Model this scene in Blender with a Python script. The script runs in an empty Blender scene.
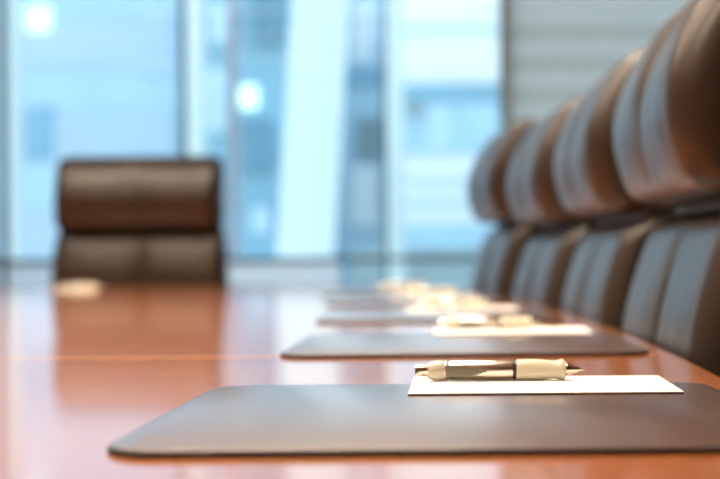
import bpy, bmesh, math, random
from mathutils import Vector, Matrix
R = math.radians
random.seed(7)
S = bpy.context.scene
col = S.collection

# ------------------------------------------------------------------ camera
TZ = 0.74                     # table top height
EYE = 0.848
FPX = 1326.0
cd = bpy.data.cameras.new('camera')
cam = bpy.data.objects.new('camera', cd)
col.objects.link(cam)
cam.location = (0, 0, EYE)
cam.rotation_euler = (R(90), R(0.45), 0)
cd.sensor_width = 36
cd.lens = FPX / 720 * 36
cd.shift_x = -100 / 720
cd.shift_y = 12.5 / 720
cd.clip_start = 0.02
cd.clip_end = 500
cd.dof.use_dof = True
cd.dof.focus_distance = 0.98
cd.dof.aperture_fstop = 4.3
S.camera = cam

# ------------------------------------------------------------------ world, sun, exposure
w = bpy.data.worlds.new('sky')
S.world = w
w.use_nodes = True
nt = w.node_tree
bg = nt.nodes['Background']
tc = nt.nodes.new('ShaderNodeTexCoord')
sx = nt.nodes.new('ShaderNodeSeparateXYZ')
cr = nt.nodes.new('ShaderNodeValToRGB')
cr.color_ramp.elements[0].position = 0.0
cr.color_ramp.elements[0].color = (0.88, 0.93, 0.95, 1)
cr.color_ramp.elements[1].position = 0.6
cr.color_ramp.elements[1].color = (0.50, 0.72, 0.92, 1)
nt.links.new(tc.outputs['Generated'], sx.inputs[0])
nt.links.new(sx.outputs['Z'], cr.inputs[0])
nt.links.new(cr.outputs[0], bg.inputs['Color'])
bg.inputs['Strength'].default_value = 1.7

sd = bpy.data.lights.new('sun', 'SUN')
sd.energy = 4.5
sd.angle = R(2)
sd.color = (1.0, 0.97, 0.92)
sun = bpy.data.objects.new('sun', sd)
col.objects.link(sun)
sun.rotation_euler = Vector((0.25, -0.36, -1.0)).to_track_quat('-Z', 'Y').to_euler()

S.view_settings.view_transform = 'Standard'
S.view_settings.look = 'None'
S.view_settings.exposure = 0.05
S.view_settings.gamma = 1.0
S.view_settings.use_curve_mapping = False


# ------------------------------------------------------------------ materials
def pmat(name, base, rough=0.5, metal=0.0, spec=0.5, coat=0.0, coat_rough=0.05,
         noise=0.0, scale=8.0, stretch=(1, 1, 1), bump=0.0, bump_scale=40.0, bump_stretch=(1, 1, 1), ior=1.5,
         emit=None, emit_strength=0.0, sheen=0.0):
    m = bpy.data.materials.new(name)
    m.use_nodes = True
    n = m.node_tree.nodes
    L = m.node_tree.links
    b = n['Principled BSDF']
    b.inputs['Base Color'].default_value = (*base, 1)
    b.inputs['Roughness'].default_value = rough
    b.inputs['Metallic'].default_value = metal
    b.inputs['Specular IOR Level'].default_value = spec
    b.inputs['IOR'].default_value = ior
    b.inputs['Coat Weight'].default_value = coat
    b.inputs['Coat Roughness'].default_value = coat_rough
    if emit:
        b.inputs['Emission Color'].default_value = (*emit, 1)
        b.inputs['Emission Strength'].default_value = emit_strength
    t = n.new('ShaderNodeTexCoord')
    if noise > 0:
        mp = n.new('ShaderNodeMapping')
        mp.inputs['Scale'].default_value = stretch
        nz = n.new('ShaderNodeTexNoise')
        nz.inputs['Scale'].default_value = scale
        nz.inputs['Detail'].default_value = 5
        r = n.new('ShaderNodeValToRGB')
        r.color_ramp.elements[0].position = 0.3
        r.color_ramp.elements[1].position = 0.7
        r.color_ramp.elements[0].color = (*[c * (1 - noise) for c in base], 1)
        r.color_ramp.elements[1].color = (*[min(1, c * (1 + noise)) for c in base], 1)
        L.new(t.outputs['Object'], mp.inputs[0])
        L.new(mp.outputs[0], nz.inputs['Vector'])
        L.new(nz.outputs['Fac'], r.inputs[0])
        L.new(r.outputs[0], b.inputs['Base Color'])
    if bump > 0:
        mp = n.new('ShaderNodeMapping')
        mp.inputs['Scale'].default_value = bump_stretch
        nz = n.new('ShaderNodeTexNoise')
        nz.inputs['Scale'].default_value = bump_scale
        nz.inputs['Detail'].default_value = 3
        bp = n.new('ShaderNodeBump')
        bp.inputs['Strength'].default_value = bump
        bp.inputs['Distance'].default_value = 0.01
        L.new(t.outputs['Object'], mp.inputs[0])
        L.new(mp.outputs[0], nz.inputs['Vector'])
        L.new(nz.outputs['Fac'], bp.inputs['Height'])
        L.new(bp.outputs[0], b.inputs['Normal'])
    return m


def wood_mat(name, c0, c1, rough, coat):
    m = bpy.data.materials.new(name)
    m.use_nodes = True
    n = m.node_tree.nodes
    L = m.node_tree.links
    b = n['Principled BSDF']
    t = n.new('ShaderNodeTexCoord')
    mp = n.new('ShaderNodeMapping')
    mp.inputs['Scale'].default_value = (1.2, 9.0, 9.0)
    nz = n.new('ShaderNodeTexNoise')
    nz.inputs['Scale'].default_value = 2.2
    nz.inputs['Detail'].default_value = 8
    nz.inputs['Distortion'].default_value = 0.6
    r = n.new('ShaderNodeValToRGB')
    r.color_ramp.elements[0].position = 0.32
    r.color_ramp.elements[1].position = 0.68
    r.color_ramp.elements[0].color = (*c0, 1)
    r.color_ramp.elements[1].color = (*c1, 1)
    L.new(t.outputs['Object'], mp.inputs[0])
    L.new(mp.outputs[0], nz.inputs['Vector'])
    L.new(nz.outputs['Fac'], r.inputs[0])
    L.new(r.outputs[0], b.inputs['Base Color'])
    b.inputs['Roughness'].default_value = rough
    b.inputs['Coat Weight'].default_value = coat
    b.inputs['Coat Roughness'].default_value = 0.08
    return m


def glass_mat(name, tint, gloss=1.0):
    m = bpy.data.materials.new(name)
    m.use_nodes = True
    n = m.node_tree.nodes
    L = m.node_tree.links
    for x in list(n):
        n.remove(x)
    o = n.new('ShaderNodeOutputMaterial')
    tr = n.new('ShaderNodeBsdfTransparent')
    tr.inputs[0].default_value = (*tint, 1)
    gl = n.new('ShaderNodeBsdfGlossy')
    gl.inputs['Roughness'].default_value = 0.02
    fr = n.new('ShaderNodeFresnel')
    fr.inputs['IOR'].default_value = 1.3
    mx = n.new('ShaderNodeMixShader')
    L.new(fr.outputs[0], mx.inputs[0])
    L.new(tr.outputs[0], mx.inputs[1])
    L.new(gl.outputs[0], mx.inputs[2])
    L.new(mx.outputs[0], o.inputs[0])
    return m


def translucent_mat(name, c_tr, c_df, mixf):
    m = bpy.data.materials.new(name)
    m.use_nodes = True
    n = m.node_tree.nodes
    L = m.node_tree.links
    for x in list(n):
        n.remove(x)
    o = n.new('ShaderNodeOutputMaterial')
    t = n.new('ShaderNodeBsdfTranslucent')
    d = n.new('ShaderNodeBsdfDiffuse')
    mx = n.new('ShaderNodeMixShader')
    nz = n.new('ShaderNodeTexNoise')
    nz.inputs['Scale'].default_value = 30
    r = n.new('ShaderNodeValToRGB')
    r.color_ramp.elements[0].color = (*[c * .97 for c in c_tr], 1)
    r.color_ramp.elements[1].color = (*c_tr, 1)
    L.new(nz.outputs['Fac'], r.inputs[0])
    L.new(r.outputs[0], t.inputs[0])
    d.inputs[0].default_value = (*c_df, 1)
    mx.inputs[0].default_value = mixf
    L.new(t.outputs[0], mx.inputs[1])
    L.new(d.outputs[0], mx.inputs[2])
    L.new(mx.outputs[0], o.inputs[0])
    return m


M = {}
M['fin'] = translucent_mat('frosted_fin', (0.76, 0.86, 0.885), (0.9, 0.95, 0.95), 0.04)
M['film'] = translucent_mat('frosted_film', (0.98, 0.97, 1.0), (0.9, 0.9, 0.95), 0.04)
M['blind_pale'] = translucent_mat('pale_blind_fabric', (0.90, 0.87, 0.81), (0.6, 0.6, 0.58), 0.2)
M['blind_dark'] = translucent_mat('olive_blind_fabric', (0.72, 0.70, 0.62), (0.5, 0.5, 0.44), 0.2)
M['leather'] = pmat('brown_leather', (0.030, 0.020, 0.013), rough=0.36, spec=0.5, noise=0.12, scale=6, coat=0.15, coat_rough=0.2,
                    bump=0.15, bump_scale=9, bump_stretch=(3.0, 1, 0.7))
M['leather_side'] = pmat('shaded_brown_leather', (0.022, 0.012, 0.008), rough=0.5, spec=0.3, noise=0.15, scale=6)  # leather copy for the side panels and piping, their shade put into the colour
M['leather_gap'] = pmat('dark_shell', (0.02, 0.015, 0.012), rough=0.5, noise=0.1)
M['chrome'] = pmat('polished_aluminium', (0.75, 0.75, 0.76), rough=0.18, metal=1.0, noise=0.03)
M['rubber'] = pmat('black_rubber', (0.02, 0.02, 0.02), rough=0.6, noise=0.1)
M['wood'] = wood_mat('lacquered_cherry', (0.54, 0.165, 0.048), (0.66, 0.24, 0.075), 0.22, 1.0)
M['wood_edge'] = wood_mat('lacquered_cherry_edge', (0.36, 0.07, 0.02), (0.46, 0.11, 0.03), 0.3, 0.5)
M['inlay'] = pmat('maple_inlay', (0.95, 0.62, 0.36), rough=0.2, coat=1.0, noise=0.05)
M['mat'] = pmat('brown_mat_leather', (0.120, 0.072, 0.064), rough=0.32, spec=0.65, coat=1.0, coat_rough=0.22, noise=0.04, scale=14,
                bump=0.05, bump_scale=300)
M['mat_edge'] = pmat('black_mat_edge', (0.012, 0.009, 0.008), rough=0.6, noise=0.1)
M['paper'] = pmat('white_paper', (0.90, 0.88, 0.84), rough=0.75, spec=0.2, noise=0.01)
M['cream'] = pmat('cream_rubber', (0.66, 0.605, 0.455), rough=0.42, spec=0.4, noise=0.03)
M['cream2'] = pmat('cream_plastic', (0.60, 0.55, 0.44), rough=0.25, spec=0.5, noise=0.03)
M['barrel'] = pmat('silver_barrel', (0.72, 0.66, 0.58), rough=0.30, metal=1.0, noise=0.04)
M['olive'] = pmat('olive_grey_clip', (0.20, 0.185, 0.13), rough=0.3, metal=0.5, noise=0.05)
M['dark'] = pmat('dark_ring', (0.03, 0.025, 0.02), rough=0.35, noise=0.05)
M['tip'] = pmat('brass_nickel_tip', (0.66, 0.60, 0.46), rough=0.16, metal=1.0, noise=0.03)
M['carpet'] = pmat('grey_carpet', (0.20, 0.19, 0.18), rough=0.95, noise=0.25, scale=120, bump=0.3, bump_scale=300)
M['wall'] = pmat('pale_wall', (0.62, 0.60, 0.56), rough=0.8, noise=0.02)
M['greywall'] = pmat('grey_green_wall', (0.36, 0.415, 0.44), rough=0.7, noise=0.03)
M['board'] = pmat('pale_grey_board', (0.50, 0.55, 0.555), rough=0.55, noise=0.03)
M['olivetrim'] = pmat('olive_grey_recess', (0.255, 0.28, 0.265), rough=0.7, noise=0.03)
M['ceiling'] = pmat('white_ceiling', (0.8, 0.79, 0.76), rough=0.9, noise=0.02)
M['frame'] = pmat('white_window_frame', (0.72, 0.93, 0.98), rough=0.35, noise=0.02)
M['gasket'] = pmat('slate_gasket', (0.07, 0.12, 0.16), rough=0.5, noise=0.05)
M['glass'] = glass_mat('window_glass', (0.95, 0.98, 0.98))
M['ledge'] = pmat('white_ledge', (0.62, 0.64, 0.70), rough=0.4, noise=0.02)
M['lampglow'] = pmat('lamp_diffuser', (0.9, 0.9, 0.88), rough=0.6, noise=0.01, emit=(1.0, 0.84, 0.62), emit_strength=4.0)
M['b_pale'] = pmat('pale_blue_cladding', (0.46, 0.68, 0.80), rough=0.5, noise=0.05, scale=0.35)
M['b_pale2'] = pmat('lilac_blue_cladding', (0.47, 0.64, 0.78), rough=0.5, noise=0.05, scale=0.3)
M['b_mid'] = pmat('mid_blue_cladding', (0.21, 0.44, 0.58), rough=0.45, noise=0.12, scale=0.5)
M['b_dark'] = pmat('dark_blue_glazing', (0.11, 0.28, 0.40), rough=0.25, noise=0.1, scale=1)
M['b_glaze'] = pmat('sky_blue_glazing', (0.36, 0.60, 0.77), rough=0.25, noise=0.1, scale=1)
M['plaza'] = pmat('pale_plaza_paving', (0.55, 0.55, 0.55), rough=0.8, noise=0.1, scale=0.2)
M['b_white'] = pmat('white_render', (0.76, 0.85, 0.89), rough=0.6, noise=0.04, scale=0.6)
M['b_grey'] = pmat('grey_green_cladding', (0.22, 0.33, 0.37), rough=0.5, noise=0.1, scale=1)
M['b_mauve'] = pmat('mauve_grey_paint', (0.42, 0.47, 0.58), rough=0.5, noise=0.05)
M['b_lit'] = pmat('lit_office_window', (0.6, 0.8, 0.75), rough=0.4, noise=0.02, emit=(0.72, 1.0, 0.92), emit_strength=1.0)


# ------------------------------------------------------------------ helpers
def tag(o, label=None, cat=None, group=None, kind=None):
    if label:
        o['label'] = label
    if cat:
        o['category'] = cat
    if group:
        o['group'] = group
    if kind:
        o['kind'] = kind
    return o


def empty(name, loc=(0, 0, 0), rz=0):
    o = bpy.data.objects.new(name, None)
    o.empty_display_size = 0.1
    o.location = loc
    o.rotation_euler = (0, 0, rz)
    col.objects.link(o)
    return o


def link(name, bm, mat, parent=None, smooth=True, loc=(0, 0, 0), rot=(0, 0, 0)):
    me = bpy.data.meshes.new(name)
    bmesh.ops.recalc_face_normals(bm, faces=bm.faces[:])
    bm.to_mesh(me)
    bm.free()
    for m in (mat if isinstance(mat, (list, tuple)) else [mat]):
        me.materials.append(m)
    o = bpy.data.objects.new(name, me)
    col.objects.link(o)
    o.location = loc
    o.rotation_euler = rot
    if parent:
        o.parent = parent
    if smooth:
        for p in me.polygons:
            p.use_smooth = True
        try:
            me.set_sharp_from_angle(angle=R(38))
        except Exception:
            pass
    return o


def box(bm, x0, x1, y0, y1, z0, z1, bev=0.0, seg=2):
    t = bmesh.new()
    bmesh.ops.create_cube(t, size=1)
    for v in t.verts:
        v.co = Vector(((x0 + x1) / 2 + v.co.x * (x1 - x0), (y0 + y1) / 2 + v.co.y * (y1 - y0),
                       (z0 + z1) / 2 + v.co.z * (z1 - z0)))
    if bev > 0:
        bmesh.ops.bevel(t, geom=t.edges[:], offset=bev, segments=seg, affect='EDGES', profile=0.5)
    me = bpy.data.meshes.new('tmp')
    t.to_mesh(me)
    t.free()
    bm.from_mesh(me)
    bpy.data.meshes.remove(me)


def boxo(name, mat, parent, x0, x1, y0, y1, z0, z1, bev=0.0):
    bm = bmesh.new()
    box(bm, x0, x1, y0, y1, z0, z1, bev)
    return link(name, bm, mat, parent, smooth=bev > 0)


def lathe(bm, prof, axis='x', seg=40, origin=(0, 0, 0)):
    """prof: list of (a, r) along the axis"""
    rings = []
    O = Vector(origin)
    for a, r in prof:
        ring = []
        for k in range(seg):
            th = 2 * math.pi * k / seg
            c, s = r * math.cos(th), r * math.sin(th)
            if axis == 'x':
                p = Vector((a, c, s))
            elif axis == 'y':
                p = Vector((c, a, s))
            else:
                p = Vector((c, s, a))
            ring.append(bm.verts.new(O + p))
        rings.append(ring)
    for i in range(len(rings) - 1):
        for k in range(seg):
            bm.faces.new((rings[i][k], rings[i][(k + 1) % seg], rings[i + 1][(k + 1) % seg], rings[i + 1][k]))
    bm.faces.new(rings[0])
    bm.faces.new(rings[-1][::-1])


def catmull(pts, sub, closed=True):
    out = []
    n = len(pts)
    for i in range(n):
        p0, p1, p2, p3 = (Vector(pts[(i + k - 1) % n]) for k in range(4))
        for j in range(sub):
            t = j / sub
            out.append(0.5 * ((2 * p1) + (-p0 + p2) * t + (2 * p0 - 5 * p1 + 4 * p2 - p3) * t * t
                              + (-p0 + 3 * p1 - 3 * p2 + p3) * t ** 3))
    return out


def cushion(prof, width, nfront, r=0.04, crease=0.010, lobe=0.012, nst=30, taper=None, sub=5, wrinkle=0.0, rz=0.3, rim=None):
    """side profile (y,z) swept across x; the front rolls over towards two flat side panels (material slot 1).
    the first nfront profile points are the front, which swells in two lobes beside a middle crease."""
    P = catmull(prof, sub)
    nf = nfront * sub
    ymax = max(p.x for p in P)
    hy = ymax - min(p.x for p in P)
    cz = (max(p.y for p in P) + min(p.y for p in P)) / 2
    hz = (max(p.y for p in P) - min(p.y for p in P)) / 2
    ne = 8
    st = [(-width / 2 + r - r * math.cos(k / ne * math.pi / 2), r - r * math.sin(k / ne * math.pi / 2)) for k in range(ne + 1)]
    inner = [(-width / 2 + r + (width - 2 * r) * k / nst, 0.0) for k in range(1, nst)]
    st = st + inner + [(-x, i) for x, i in reversed(st)]
    bm = bmesh.new()
    rings = []
    for x, ins in st:
        sy = 1 - ins / hy
        sz = 1 - ins * rz / hz
        ring = []
        u = x / (width / 2)
        for i, p in enumerate(P):
            y = ymax + (p.x - ymax) * sy
            z = cz + (p.y - cz) * sz
            if 0 < i < nf:
                fv = math.sin(math.pi * i / nf)
                y += fv * (crease * math.exp(-(u / 0.07) ** 2) - lobe * (max(0.0, math.sin(math.pi * min(1, abs(u)))) ** 0.7))
                if wrinkle:
                    v = i / nf
                    y += wrinkle * fv * (math.sin(u * 13 + v * 4) * 0.6 + math.sin(u * 23 - v * 6 + 1.0) * 0.3) * (1 - abs(u)) ** 0.3
            xx = x
            if taper:
                xx = x * (taper[0] + (taper[1] - taper[0]) * (z - cz + hz) / (2 * hz))
            ring.append(bm.verts.new((xx, y, z)))
        rings.append(ring)
    n = len(P)
    for a, b in zip(rings, rings[1:]):
        for k in range(n):
            bm.faces.new((a[k], a[(k + 1) % n], b[(k + 1) % n], b[k]))
    for ring in (rings[0], rings[-1]):
        c = bm.verts.new(sum((v.co for v in ring), Vector()) / n)
        for k in range(n):
            f = bm.faces.new((ring[k], ring[(k + 1) % n], c))
            f.material_index = 1
    if rim is not None:
        for ring in (rings[0], rings[-1]):
            rim.append([v.co.copy() for v in ring])
    return bm


def tube(bm, pts, rad, seg=12):
    pts = [Vector(p) for p in pts]
    rings = []
    for i, p in enumerate(pts):
        d = (pts[min(i + 1, len(pts) - 1)] - pts[max(i - 1, 0)]).normalized()
        a = d.orthogonal().normalized() if i == 0 else (rings_a - d * rings_a.dot(d)).normalized()
        rings_a = a
        b = d.cross(a)
        r = rad[i] if isinstance(rad, (list, tuple)) else rad
        rings.append([bm.verts.new(p + a * r * math.cos(2 * math.pi * k / seg) + b * r * math.sin(2 * math.pi * k / seg)) for k in range(seg)])
    for A, B in zip(rings, rings[1:]):
        for k in range(seg):
            bm.faces.new((A[k], A[(k + 1) % seg], B[(k + 1) % seg], B[k]))
    bm.faces.new(rings[0])
    bm.faces.new(rings[-1][::-1])


def prism(bm, outline, z0, z1, bev=0.0, seg=3):
    """rounded-edge slab from an outline (ccw)"""
    t = bmesh.new()
    vs = [t.verts.new((x, y, z0)) for x, y in outline]
    f = t.faces.new(vs)
    r = bmesh.ops.extrude_face_region(t, geom=[f])
    for v in r['geom']:
        if isinstance(v, bmesh.types.BMVert):
            v.co.z = z1
    if bev > 0:
        e = [e for e in t.edges if abs(e.verts[0].co.z - e.verts[1].co.z) < 1e-6]
        bmesh.ops.bevel(t, geom=e, offset=bev, segments=seg, affect='EDGES', profile=0.5)
    me = bpy.data.meshes.new('tmp')
    t.to_mesh(me)
    t.free()
    bm.from_mesh(me)
    bpy.data.meshes.remove(me)


def rrect(w_, h_, r, n=10):
    out = []
    for cx, cy, a0 in ((w_ / 2 - r, h_ / 2 - r, 0), (-w_ / 2 + r, h_ / 2 - r, 90), (-w_ / 2 + r, -h_ / 2 + r, 180), (w_ / 2 - r, -h_ / 2 + r, 270)):
        for k in range(n + 1):
            a = R(a0 + 90 * k / n)
            out.append((cx + r * math.cos(a), cy + r * math.sin(a)))
    return out


def copy_tree(o, parent=None):
    c = o.copy()
    col.objects.link(c)
    c.parent = parent
    for ch in list(o.children):
        if ch.type != 'LIGHT':
            copy_tree(ch, c)
    return c


# ------------------------------------------------------------------ the room
G0 = -0.6
X0, X1, Y0, Y1, H = -4.6, 2.4, -3.2, 7.0, 2.8


def struct(name, mat, x0, x1, y0, y1, z0, z1, bev=0.0):
    o = boxo(name, mat, None, x0, x1, y0, y1, z0, z1, bev)
    o['kind'] = 'structure'
    return o


struct('floor', M['carpet'], X0 - .2, X1 + .2, Y0 - .2, Y1 + .2, -0.2, 0)
struct('ceiling', M['ceiling'], X0 - .2, X1 + .2, Y0 - .2, Y1 + .2, H, H + .2)
struct('wall_left', M['wall'], X0 - .2, X0, Y0 - .2, Y1 + .2, 0, H)
struct('wall_right', M['wood_edge'], X1, X1 + .2, Y0 - .2, Y1 + .2, 0, H)
struct('wall_near', M['wood_edge'], X0, X1, Y0 - .2, Y0, 0, H)


def px(x):  # column of the photograph -> X on the window wall
    return (x - 460) * Y1 / FPX


def pz(y):
    return EYE + (252 - y) * Y1 / FPX


WR = px(503)                  # right end of the glazing
WB = 2.05
struct('wall_back', M['greywall'], WB, X1, Y1, Y1 + .2, 0, H)
# banded roller blind drawn over the right-hand window
bl = empty('roller_blind', ((WR + WB) / 2, Y1 - 0.06, 0))
tag(bl, 'pale grey blind with olive horizontal bands right of the glazing', 'blind')
hb = (WB - WR) / 2
ys = [(29, 42), (60, 73), (91, 104), (122, 135), (153, 166), (184, 197), (215, 228), (246, 259), (277, 290)]
boxo('side_channel', M['blind_dark'], bl, -hb - 0.012, -hb + 0.045, 0.0, 0.03, 0.05, H - 0.01)
boxo('side_channel', M['olivetrim'], bl, hb - 0.045, hb, -0.02, 0.03, 0.05, H - 0.01)
boxo('cassette', M['frame'], bl, -hb, hb, -0.05, 0.03, H - 0.10, H - 0.002, 0.004)


def sheet(b_, xa, xb, za, zb):   # woven fabric, one layer
    b_.faces.new([b_.verts.new(p) for p in ((xa, 0, za), (xb, 0, za), (xb, 0, zb), (xa, 0, zb))])


bm = bmesh.new()
bd = bmesh.new()
top = H - 0.10
for a, b in ys:
    sheet(bm, -hb + .045, hb - .045, pz(a), top)
    sheet(bd, -hb + .045, hb - .045, pz(b), pz(a))
    top = pz(b)
sheet(bm, -hb + .045, hb - .045, 0.10, top)
link('fabric', bm, M['blind_pale'], bl, smooth=False)
link('band', bd, M['blind_dark'], bl, smooth=False)
boxo('bottom_rail', M['olivetrim'], bl, -hb + .045, hb - .045, -0.008, 0.008, 0.07, 0.10)

# glazing: four bays
edges = [px(-195), px(-90) + 0.0, px(2), px(183), px(385.5), WR, WB]
for i in range(len(edges) - 1):
    a, b = edges[i], edges[i + 1]
    if i == 0:
        a = X0
    root = empty('window_%d' % (i + 1), ((a + b) / 2, Y1, 0))
    root['kind'] = 'structure'
    hw = (b - a) / 2
    bm = bmesh.new()
    mw = 0.007
    box(bm, -hw, -hw + mw, -0.01, 0.10, 0.02, H - .002, 0.003)
    box(bm, hw - mw, hw, -0.01, 0.10, 0.02, H - .002, 0.003)
    box(bm, -hw + mw, hw - mw, 0.0, 0.10, 0.02, 0.08, 0.003)
    box(bm, -hw + mw, hw - mw, 0.0, 0.10, H - .06, H - .002, 0.003)
    box(bm, -hw + mw, hw - mw, 0.03, 0.08, 0.80, 0.825, 0.003)
    link('window_frame', bm, M['gasket'], root)
    if i < 4:   # frosted film on the glass below the transom
        xe = hw - mw if i < 3 else px(338) - (a + b) / 2
        bm = bmesh.new()
        bm.faces.new([bm.verts.new(p) for p in ((-hw + mw, .048, .09), (xe, .048, .09), (xe, .048, .80), (-hw + mw, .048, .80))])
        link('frosted_film', bm, M['film'], root, smooth=False)
    boxo('glass_pane', M['glass'], root, -hw + mw, hw - mw, 0.05, 0.056, 0.08, H - .06)
# frosted glass fins standing outside the glazing at each joint
fins = [(-90, -72), (5, 23), (186, 207), (388, 405)]
fl = ['frosted white vertical fin outside the glazing, out of view to the left', 'frosted white vertical fin at the left edge of the view',
      'frosted white vertical fin rising behind the far chair', 'frosted white vertical fin beside the window pane right of the slanted column']
for (a, b), lab in zip(fins[1:], fl[1:]):
    s_ = 7.3 / FPX
    bm = bmesh.new()
    box(bm, (a - 460) * s_, (b - 460) * s_, 7.24, 7.30, G0, H + .3, 0.004)
    o = link('glass_fin', bm, M['fin'])
    tag(o, lab, 'fin', 'frosted fins outside the glazing')
struct('wall_back_header', M['wall'], X0, WR, Y1 + .13, Y1 + .2, H - .05, H)

# ceiling lamps
root0 = None
lampspec = [(-1.9, 1.15), (-1.9, 2.45), (-1.9, 3.75), (-0.5, 1.15), (-0.5, 2.45), (-0.5, 3.75)]
lampw = [29, 26, 15, 27, 24, 19]
for i, (lx_, ly_) in enumerate(lampspec):
    if root0 is None:
        root0 = empty('ceiling_light', (lx_, ly_, H))
        bm = bmesh.new()
        for (a, b, c, d) in ((-.62, .62, -.17, -.15), (-.62, .62, .15, .17), (-.62, -.60, -.15, .15), (.60, .62, -.15, .15)):
            box(bm, a, b, c, d, -0.05, -0.001, 0.003)
        link('frame', bm, M['chrome'], root0)
        boxo('diffuser', M['lampglow'], root0, -.60, .60, -.15, .15, -0.035, -0.02)
        rr = root0
    else:
        rr = copy_tree(root0)
        rr.location = (lx_, ly_, H)
    tag(rr, 'flush rectangular ceiling light panel above the boardroom', 'ceiling light', 'ceiling lights above the table')
    ld = bpy.data.lights.new('ceiling_lamp', 'AREA')
    ld.shape = 'RECTANGLE'
    ld.size, ld.size_y = 1.2, 0.3
    ld.energy = lampw[i]
    ld.spread = R(150) if ly_ > 3 else R(115)
    ld.color = (1.0, 0.86, 0.68)
    lo = bpy.data.objects.new('ceiling_lamp', ld)
    col.objects.link(lo)
    lo.parent = rr
    lo.location = (0, 0, -0.06)

# ------------------------------------------------------------------ the table
TY, TC = 1.3, -1.10           # middle of the table in Y and X
KB = 0.036


def edge_x(y):
    return 0.22 - KB * (y - TY) ** 2


YE = 3.30
outline = []
N = 48
for i in range(N + 1):
    y = TY - YE + 2 * YE * i / N
    outline.append((edge_x(y), y))
hwid = edge_x(TY + YE) - TC
for i in range(1, 12):        # far end, slightly bowed
    t = i / 12
    outline.append((TC + hwid * (1 - 2 * t), TY + YE + 0.04 * math.sin(math.pi * t)))
for i in range(N + 1):
    y = TY + YE - 2 * YE * i / N
    outline.append((2 * TC - edge_x(y), y))
for i in range(1, 12):
    t = i / 12
    outline.append((TC - hwid * (1 - 2 * t), TY - YE - 0.04 * math.sin(math.pi * t)))
tab = empty('boardroom_table', (TC, TY, 0))
outl = [(x - TC, y - TY) for x, y in outline]
bm = bmesh.new()
prism(bm, outl, TZ - 0.045, TZ, 0.006, 3)
link('tabletop', bm, M['wood'], tab)
for sy in (-1.9, 1.9):
    bm = bmesh.new()
    prism(bm, rrect(0.9, 0.6, 0.1), 0.05, TZ - 0.045, 0.0)
    prism(bm, rrect(1.2, 0.9, 0.14), 0.0, 0.05, 0.01)
    link('pedestal', bm, M['wood_edge'], tab, loc=(0, sy, 0))
ysm = 1.395
bm = bmesh.new()
box(bm, -(edge_x(ysm) - TC) + .012, (edge_x(ysm) - TC) - .012, ysm - TY - 0.008, ysm - TY + 0.008, TZ - 0.002, TZ + 0.0004)
link('inlay_strip', bm, M['inlay'], tab, smooth=False)
tag(tab, 'long glossy cherry wood boardroom table with a pale inlay line', 'table')


# ------------------------------------------------------------------ desk mats, pads, pens
def make_mat():
    r = empty('desk_mat')
    bm = bmesh.new()
    prism(bm, rrect(0.388, 0.350, 0.034), 0.0, 0.0030, 0.0006, 1)
    link('base', bm, M['mat_edge'], r)
    bm = bmesh.new()
    prism(bm, rrect(0.385, 0.347, 0.033), 0.0030, 0.0042, 0.0009, 3)
    link('leather_top', bm, M['mat'], r)
    return r


def make_pad(w_=0.2, d_=0.125):
    r = empty('notepad')
    bm = bmesh.new()
    box(bm, -w_ / 2, w_ / 2, -d_ / 2, d_ / 2, 0.0004, 0.0016, 0.0002, 1)
    link('sheets', bm, M['paper'], r, smooth=False)
    boxo('backing_card', M['mat_edge'], r, -w_ / 2, w_ / 2, -d_ / 2, d_ / 2, 0.0, 0.0004)
    return r


def make_pen():
    """lies along +x, button at x=0, tip at x=.134; resting on z=0"""
    r = empty('ballpoint_pen')
    zr = 0.0084
    u = 0.134 / 169.0

    def part(name, prof, mat, seg=48, parent=r):
        bm = bmesh.new()
        lathe(bm, [(a * u, b) for a, b in prof], 'x', seg, (0, 0, zr))
        return link(name, bm, mat, parent)
    part('button', [(0, .0030), (0.6, .0044), (1.5, .0048), (8, .0048), (8.5, .0043), (9.5, .0043), (10, .0049), (15, .0049)], M['tip'])
    part('collar', [(13, .0052), (14, .0062), (17, .0073), (20, .0078), (29, .0079), (30, .0076)], M['cream2'])
    part('barrel', [(30, .0076), (31, .0078), (33, .0078), (33.5, .0075), (36, .0075), (36.5, .0078), (70, .0079), (97, .0079), (98, .0075)], M['barrel'])
    part('ring', [(98, .0070), (98.3, .0080), (101, .0080), (101.3, .007)], M['dark'])
    g = [(101.3, .0070), (101.8, .0080), (104, .0082), (110, .0084), (118, .00845), (126, .0082), (133, .0076), (138, .0072),
         (141, .0072), (144, .0078), (146.5, .00835), (149, .0080), (150.5, .0070), (151, .0056)]
    part('grip', g, M['cream'])
    part('tip', [(151, .0052), (152, .0053), (153, .0047), (160, .0031), (164, .0020), (164.4, .0014), (168.5, .0009), (169, .0004)], M['tip'])
    # clip on the side that faces the sitter
    bm = bmesh.new()
    out = []
    pts = [(31, .0042), (50, .0045), (58, .0040), (66, .0022), (72, .0004)]
    up = [(a * u, zz) for a, zz in pts]
    ol = up + [(a, -zz) for a, zz in reversed(up)]
    vs = []
    for yy in (-.0089, -.0066):
        vs.append([bm.verts.new((a, yy + (abs(zz) / .0045) * .0010, zr + zz)) for a, zz in ol])
    bm.faces.new(vs[0])
    bm.faces.new(vs[1][::-1])
    n = len(ol)
    for k_ in range(n):
        bm.faces.new((vs[0][k_], vs[0][(k_ + 1) % n], vs[1][(k_ + 1) % n], vs[1][k_]))
    link('clip', bm, M['olive'], r)
    return r


mat0, pad0, pen0 = make_mat(), make_pad(), make_pen()
MZ, PZ = TZ + 0.0042, TZ + 0.0058
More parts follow.
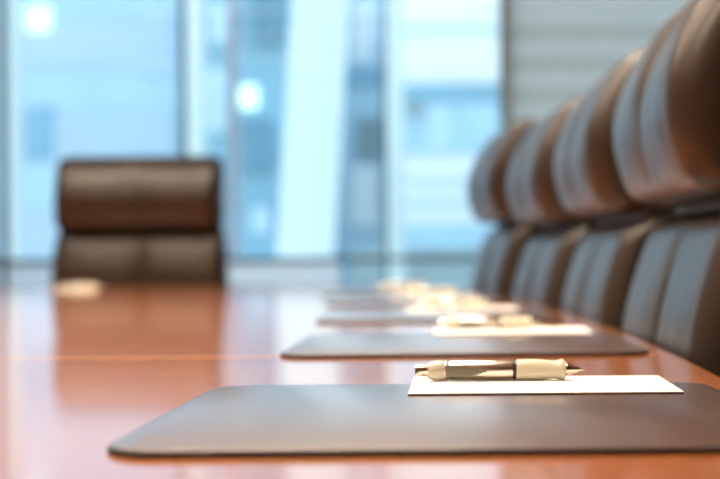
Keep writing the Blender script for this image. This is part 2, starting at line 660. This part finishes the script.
# (mat front Y, mat centre X, turn, pad front Y, pad x0, pad turn, pen x0, pen y, pen turn)
places = [
    (0.700, -0.001, 0.0, 0.960, -0.0385, 0.0, -0.0367, 1.052, 0.0),
    (1.362, 0.003, 0.6, 1.665, -0.034, 0.6, -0.028, 1.750, 1.5),
    (2.040, -0.038, 2.5, 2.330, -0.098, 3.0, -0.075, 2.430, 2.0),
    (2.720, -0.098, 5.0, 3.020, -0.165, 5.0, -0.130, 3.120, 7.0),
    (3.370, -0.175, 7.0, 3.640, -0.235, 7.5, -0.225, 3.740, 5.0),
]
where = ['nearest the viewer, in sharp focus', 'second from the front',
         'third from the front', 'fourth from the front, blurred', 'farthest of the row, very blurred']
for i, (fy, cx, tn, py, px0, pt, qx, qy, qt) in enumerate(places):
    a = mat0 if i == 0 else copy_tree(mat0)
    a.location = (cx, fy + 0.175, TZ)
    a.rotation_euler.z = R(tn)
    tag(a, 'brown leather desk mat on the glossy table, ' + where[i], 'desk mat', 'leather desk mats along the table edge')
    b = pad0 if i == 0 else copy_tree(pad0)
    b.location = (px0 + 0.1, py + 0.0625, MZ)
    b.rotation_euler.z = R(pt)
    tag(b, 'white notepad lying across a desk mat, ' + where[i], 'notepad', 'white notepads on the desk mats')
    c = pen0 if i == 0 else copy_tree(pen0)
    c.location = (qx, qy, PZ)
    c.rotation_euler.z = R(qt)
    tag(c, 'cream and silver ballpoint pen on a notepad, ' + where[i], 'pen', 'pens on the notepads')
# the place set in front of the far chair
b = copy_tree(pad0)
b.location = (-1.20, 4.15, TZ)
b.rotation_euler.z = R(90)
tag(b, 'white notepad on the table before the lone chair at the far end', 'notepad', 'white notepads on the desk mats')
c = copy_tree(pen0)
c.location = (-1.262, 4.15, TZ + 0.0016)
c.rotation_euler.z = R(2)
tag(c, 'cream pen on the notepad before the lone chair at the far end', 'pen', 'pens on the notepads')

# ------------------------------------------------------------------ chairs


def make_chair(hw=0.455, lw=0.53):
    r = empty('executive_chair')
    head = [(.074, 1.166), (.044, 1.142), (.013, 1.092), (-.008, 1.040), (-.014, .995), (-.007, .950), (.010, .916),
            (.055, .906), (.088, .925), (.104, .98), (.110, 1.05), (.112, 1.12), (.100, 1.166)]
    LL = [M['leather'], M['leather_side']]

    def piping(rims, par):
        for ring in rims:
            bm = bmesh.new()
            tube(bm, ring + [ring[0]], 0.0028, 8)
            link('piping', bm, M['leather_side'], par)
    rims = []
    h = link('headrest_cushion', cushion(head, hw, 6, r=0.052, crease=.006, lobe=.008, taper=(1.0, 0.985), wrinkle=.0015, rim=rims), LL, r)
    piping(rims, h)
    low = [(.060, .892), (.036, .868), (.014, .800), (.002, .740), (-.006, .66), (-.010, .58), (-.008, .50),
           (.03, .475), (.07, .50), (.085, .60), (.098, .72), (.112, .82), (.118, .875), (.092, .898)]
    rims = []
    h = link('backrest_cushion', cushion(low, lw, 6, r=0.045, crease=.008, lobe=.009, taper=(1.02, 0.93), wrinkle=.001, rz=.15, rim=rims), LL, r)
    piping(rims, h)
    # shell linking the two cushions
    sp = [(.090, 1.10), (.082, 1.0), (.070, .90), (.070, .80), (.062, .65), (.045, .46), (.075, .44), (.100, .60),
          (.124, .75), (.130, .90), (.126, 1.02), (.118, 1.10)]
    link('back_shell', cushion(sp, hw - .008, 5, r=0.012, crease=0, lobe=0, sub=3, nst=6), [M['leather_gap']] * 2, r)
    seat = [(-.47, .475), (-.40, .505), (-.25, .497), (-.10, .492), (0.0, .490), (.03, .465), (.02, .425), (-.10, .41), (-.30, .41), (-.44, .42), (-.485, .445)]
    link('seat', cushion(seat, 0.48, 0, r=0.03, crease=0, lobe=0), LL, r)
    bm = bmesh.new()
    lathe(bm, [(.07, .030), (.11, .032), (.12, .025), (.26, .025), (.265, .016), (.39, .016), (.395, .06), (.41, .07)], 'z', 24, (0, -.22, 0))
    link('gas_column', bm, M['chrome'], r)
    for k_ in range(5):
        a = R(90 + 72 * k_)
        d = Vector((math.cos(a), math.sin(a), 0))
        c0 = Vector((0, -.22, 0))
        bm = bmesh.new()
        tube(bm, [c0 + d * .02 + Vector((0, 0, .10)), c0 + d * .15 + Vector((0, 0, .095)), c0 + d * .29 + Vector((0, 0, .078))], [.024, .019, .013])
        leg = link('leg', bm, M['chrome'], r)
        bm = bmesh.new()
        p = c0 + d * .285
        t = Vector((-d.y, d.x, 0))
        for s_ in (-1, 1):
            q = p + t * .014 * s_
            tb = bmesh.new()
            tube(tb, [q - t * .008 + Vector((0, 0, .03)), q + t * .008 + Vector((0, 0, .03))], .03, 24)
            me = bpy.data.meshes.new('t')
            tb.to_mesh(me)
            tb.free()
            bm.from_mesh(me)
            bpy.data.meshes.remove(me)
        tube(bm, [p + Vector((0, 0, .03)), p + Vector((0, 0, .075))], .006)
        link('caster', bm, M['rubber'], leg)
    return r


ch0 = make_chair()
chairs = [
    (0.232, 1.60, -88.0, 0.0, 'brown leather high-back chair nearest the viewer, cut off by the right edge'),
    (0.203, 2.265, -87.0, 0.0, 'brown leather high-back chair, second of the row along the table'),
    (0.149, 2.93, -84.0, 0.0, 'brown leather high-back chair, third of the row along the table'),
    (0.064, 3.56, -82.0, 0.020, 'brown leather high-back chair, farthest of the row, beside the windows'),
    (-1.142, 4.66, 0.0, 0.0, 'brown leather high-back chair alone at the far end, facing the viewer'),
]
for i, (x, y, a, dz, lab) in enumerate(chairs):
    c = ch0 if i == 0 else (make_chair(0.59, 0.635) if i == 4 else copy_tree(ch0))
    c.location = (x, y, 0)
    c.rotation_euler.z = R(a)
    if i == 4:  # wider and set a little higher
        dz = 0.03
    if dz:
        for ch in c.children:
            if ch.name.split('.')[0] in ('headrest_cushion', 'backrest_cushion', 'back_shell', 'seat'):
                ch.location.z += dz
    tag(c, lab, 'chair', 'high-back chairs around the table')

# ------------------------------------------------------------------ outside the windows


def bx(name, mat, parent, pxa, pxb, pya, pyb, Y, depth, base=None):
    """box whose front face stands at distance Y (columns / rows give its bearings)"""
    s = Y / FPX
    x0, x1 = (pxa - 460) * s, (pxb - 460) * s
    z1, z0 = EYE + (252 - pya) * s, EYE + (252 - pyb) * s
    if base is not None:
        z0 = base
    return boxo(name, mat, parent, x0, x1, Y, Y + depth, z0, z1)


G = -24.0
struct('ground', M['plaza'], -80, 60, 7.6, 140, G - 1, G)
# 1 pale tower, left
t1 = empty('office_tower', (0, 0, 0))
bx('facade', M['b_pale'], t1, -260, 178, -170, 0, 46, 14, base=G)
for k_, zc in enumerate([-1.6, 1.7, 5.0, 8.3, 11.6]):
    boxo('floor_band', M['b_pale2'], t1, -24.9, -9.86, 45.88, 46.0, zc - 0.9, zc + 0.7)
bx('lit_window', M['b_lit'], t1, 29, 51, 4, 27, 45.8, 0.3)
bx('dark_window', M['b_pale2'], t1, 135, 178, 52, 72, 45.8, 0.3)
bx('dark_window', M['b_mid'], t1, 25, 52, 105, 155, 45.8, 0.3)
tag(t1, 'pale blue office tower filling the left window panes', 'building')
# 2 mid blue block
t2 = empty('office_block', (0, 0, 0))
bx('facade', M['b_mid'], t2, 207, 300, -120, 0, 38, 10, base=G)
bx('dark_window', M['b_dark'], t2, 256, 284, -20, 44, 37.8, 0.25)
bx('dark_window', M['b_dark'], t2, 244, 272, 118, 170, 37.8, 0.25)
bx('pale_window', M['b_pale'], t2, 207, 228, 66, 130, 37.8, 0.25)
bx('pale_window', M['b_pale'], t2, 212, 238, 0, 40, 37.8, 0.25)
bx('pale_window', M['b_pale'], t2, 252, 270, 205, 232, 37.8, 0.25)
bx('lit_window', M['b_lit'], t2, 241, 258, 84, 106, 37.8, 0.25)
tag(t2, 'mid blue office block seen between mullion and slanted column', 'building')
# mauve post outside
bm = bmesh.new()
xx = (234 - 460) * 9.0 / FPX
tube(bm, [(xx, 9.0, G), (xx, 9.0, 6)], 0.038, 16)
o = link('exterior_post', bm, M['b_mauve'])
tag(o, 'slim mauve grey post outside the window', 'post')
# slanted white column outside
s = 9.4 / FPX
bm = bmesh.new()


def slant(py, a):
    return (a - (py - 130) * 0.068 - 460) * s


zt, zb = 7.0, -24.0


def zrow(z):
    return 252 - (z - EYE) / s


vs = []
for z in (zb, zt):
    for (dx, dy) in ((0, 0), (1, 0), (1, 1), (0, 1)):
        vs.append(bm.verts.new((slant(zrow(z), 285 if dx == 0 else 338), 9.4 + dy * 0.35, z)))
for f in ((0, 1, 2, 3), (4, 5, 6, 7), (0, 1, 5, 4), (1, 2, 6, 5), (2, 3, 7, 6), (3, 0, 4, 7)):
    bm.faces.new([vs[q] for q in f])
o = link('slanted_column', bm, M['fin'], smooth=False)
tag(o, 'broad white slanted column outside the middle window', 'column')
# 4 narrow building between slanted column and mullion
t4 = empty('narrow_building', (0, 0, 0))
bx('facade', M['b_pale'], t4, 318, 388, -60, 0, 42, 9, base=G)
bx('grey_window', M['b_grey'], t4, 357, 382, 118, 158, 41.8, 0.25)
bx('white_window', M['b_white'], t4, 356, 372, 0, 60, 41.8, 0.25)
bx('white_window', M['b_white'], t4, 352, 378, 165, 225, 41.8, 0.25)
bx('blue_window', M['b_mid'], t4, 346, 386, 68, 84, 41.8, 0.25)
tag(t4, 'narrow pale building between slanted column and white mullion', 'building')
# 5 white building with blue glazing bands
t5 = empty('white_building', (0, 0, 0))
bx('facade', M['b_white'], t5, 388, 560, -4, 0, 36, 10, base=G)
bx('glazing_band', M['b_mid'], t5, 400, 556, 84, 102, 35.8, 0.25)
bx('glazing_band', M['b_glaze'], t5, 400, 556, 103, 154, 35.8, 0.25)
bx('glazing_band', M['b_pale'], t5, 400, 556, 178, 183, 35.8, 0.25)
bx('glazing_band', M['b_pale'], t5, 400, 556, 200, 206, 35.8, 0.25)
bx('glazing_band', M['b_pale'], t5, 400, 556, 28, 32, 35.8, 0.25)
bx('glazing_band', M['b_glaze'], t5, 400, 556, 225, 250, 35.8, 0.25)
bx('dark_window', M['b_grey'], t5, 408, 424, 100, 116, 35.7, 0.3)
bx('pale_window', M['b_pale'], t5, 428, 452, 104, 150, 35.7, 0.3)
tag(t5, 'white building with blue glazing bands behind the right pane', 'building')
# 6 low grey roof-level block
o = bx('low_building', M['b_grey'], None, 352, 500, 248, 276, 26, 6, base=G)
tag(o, 'low grey green block at eye level behind the right panes', 'building')
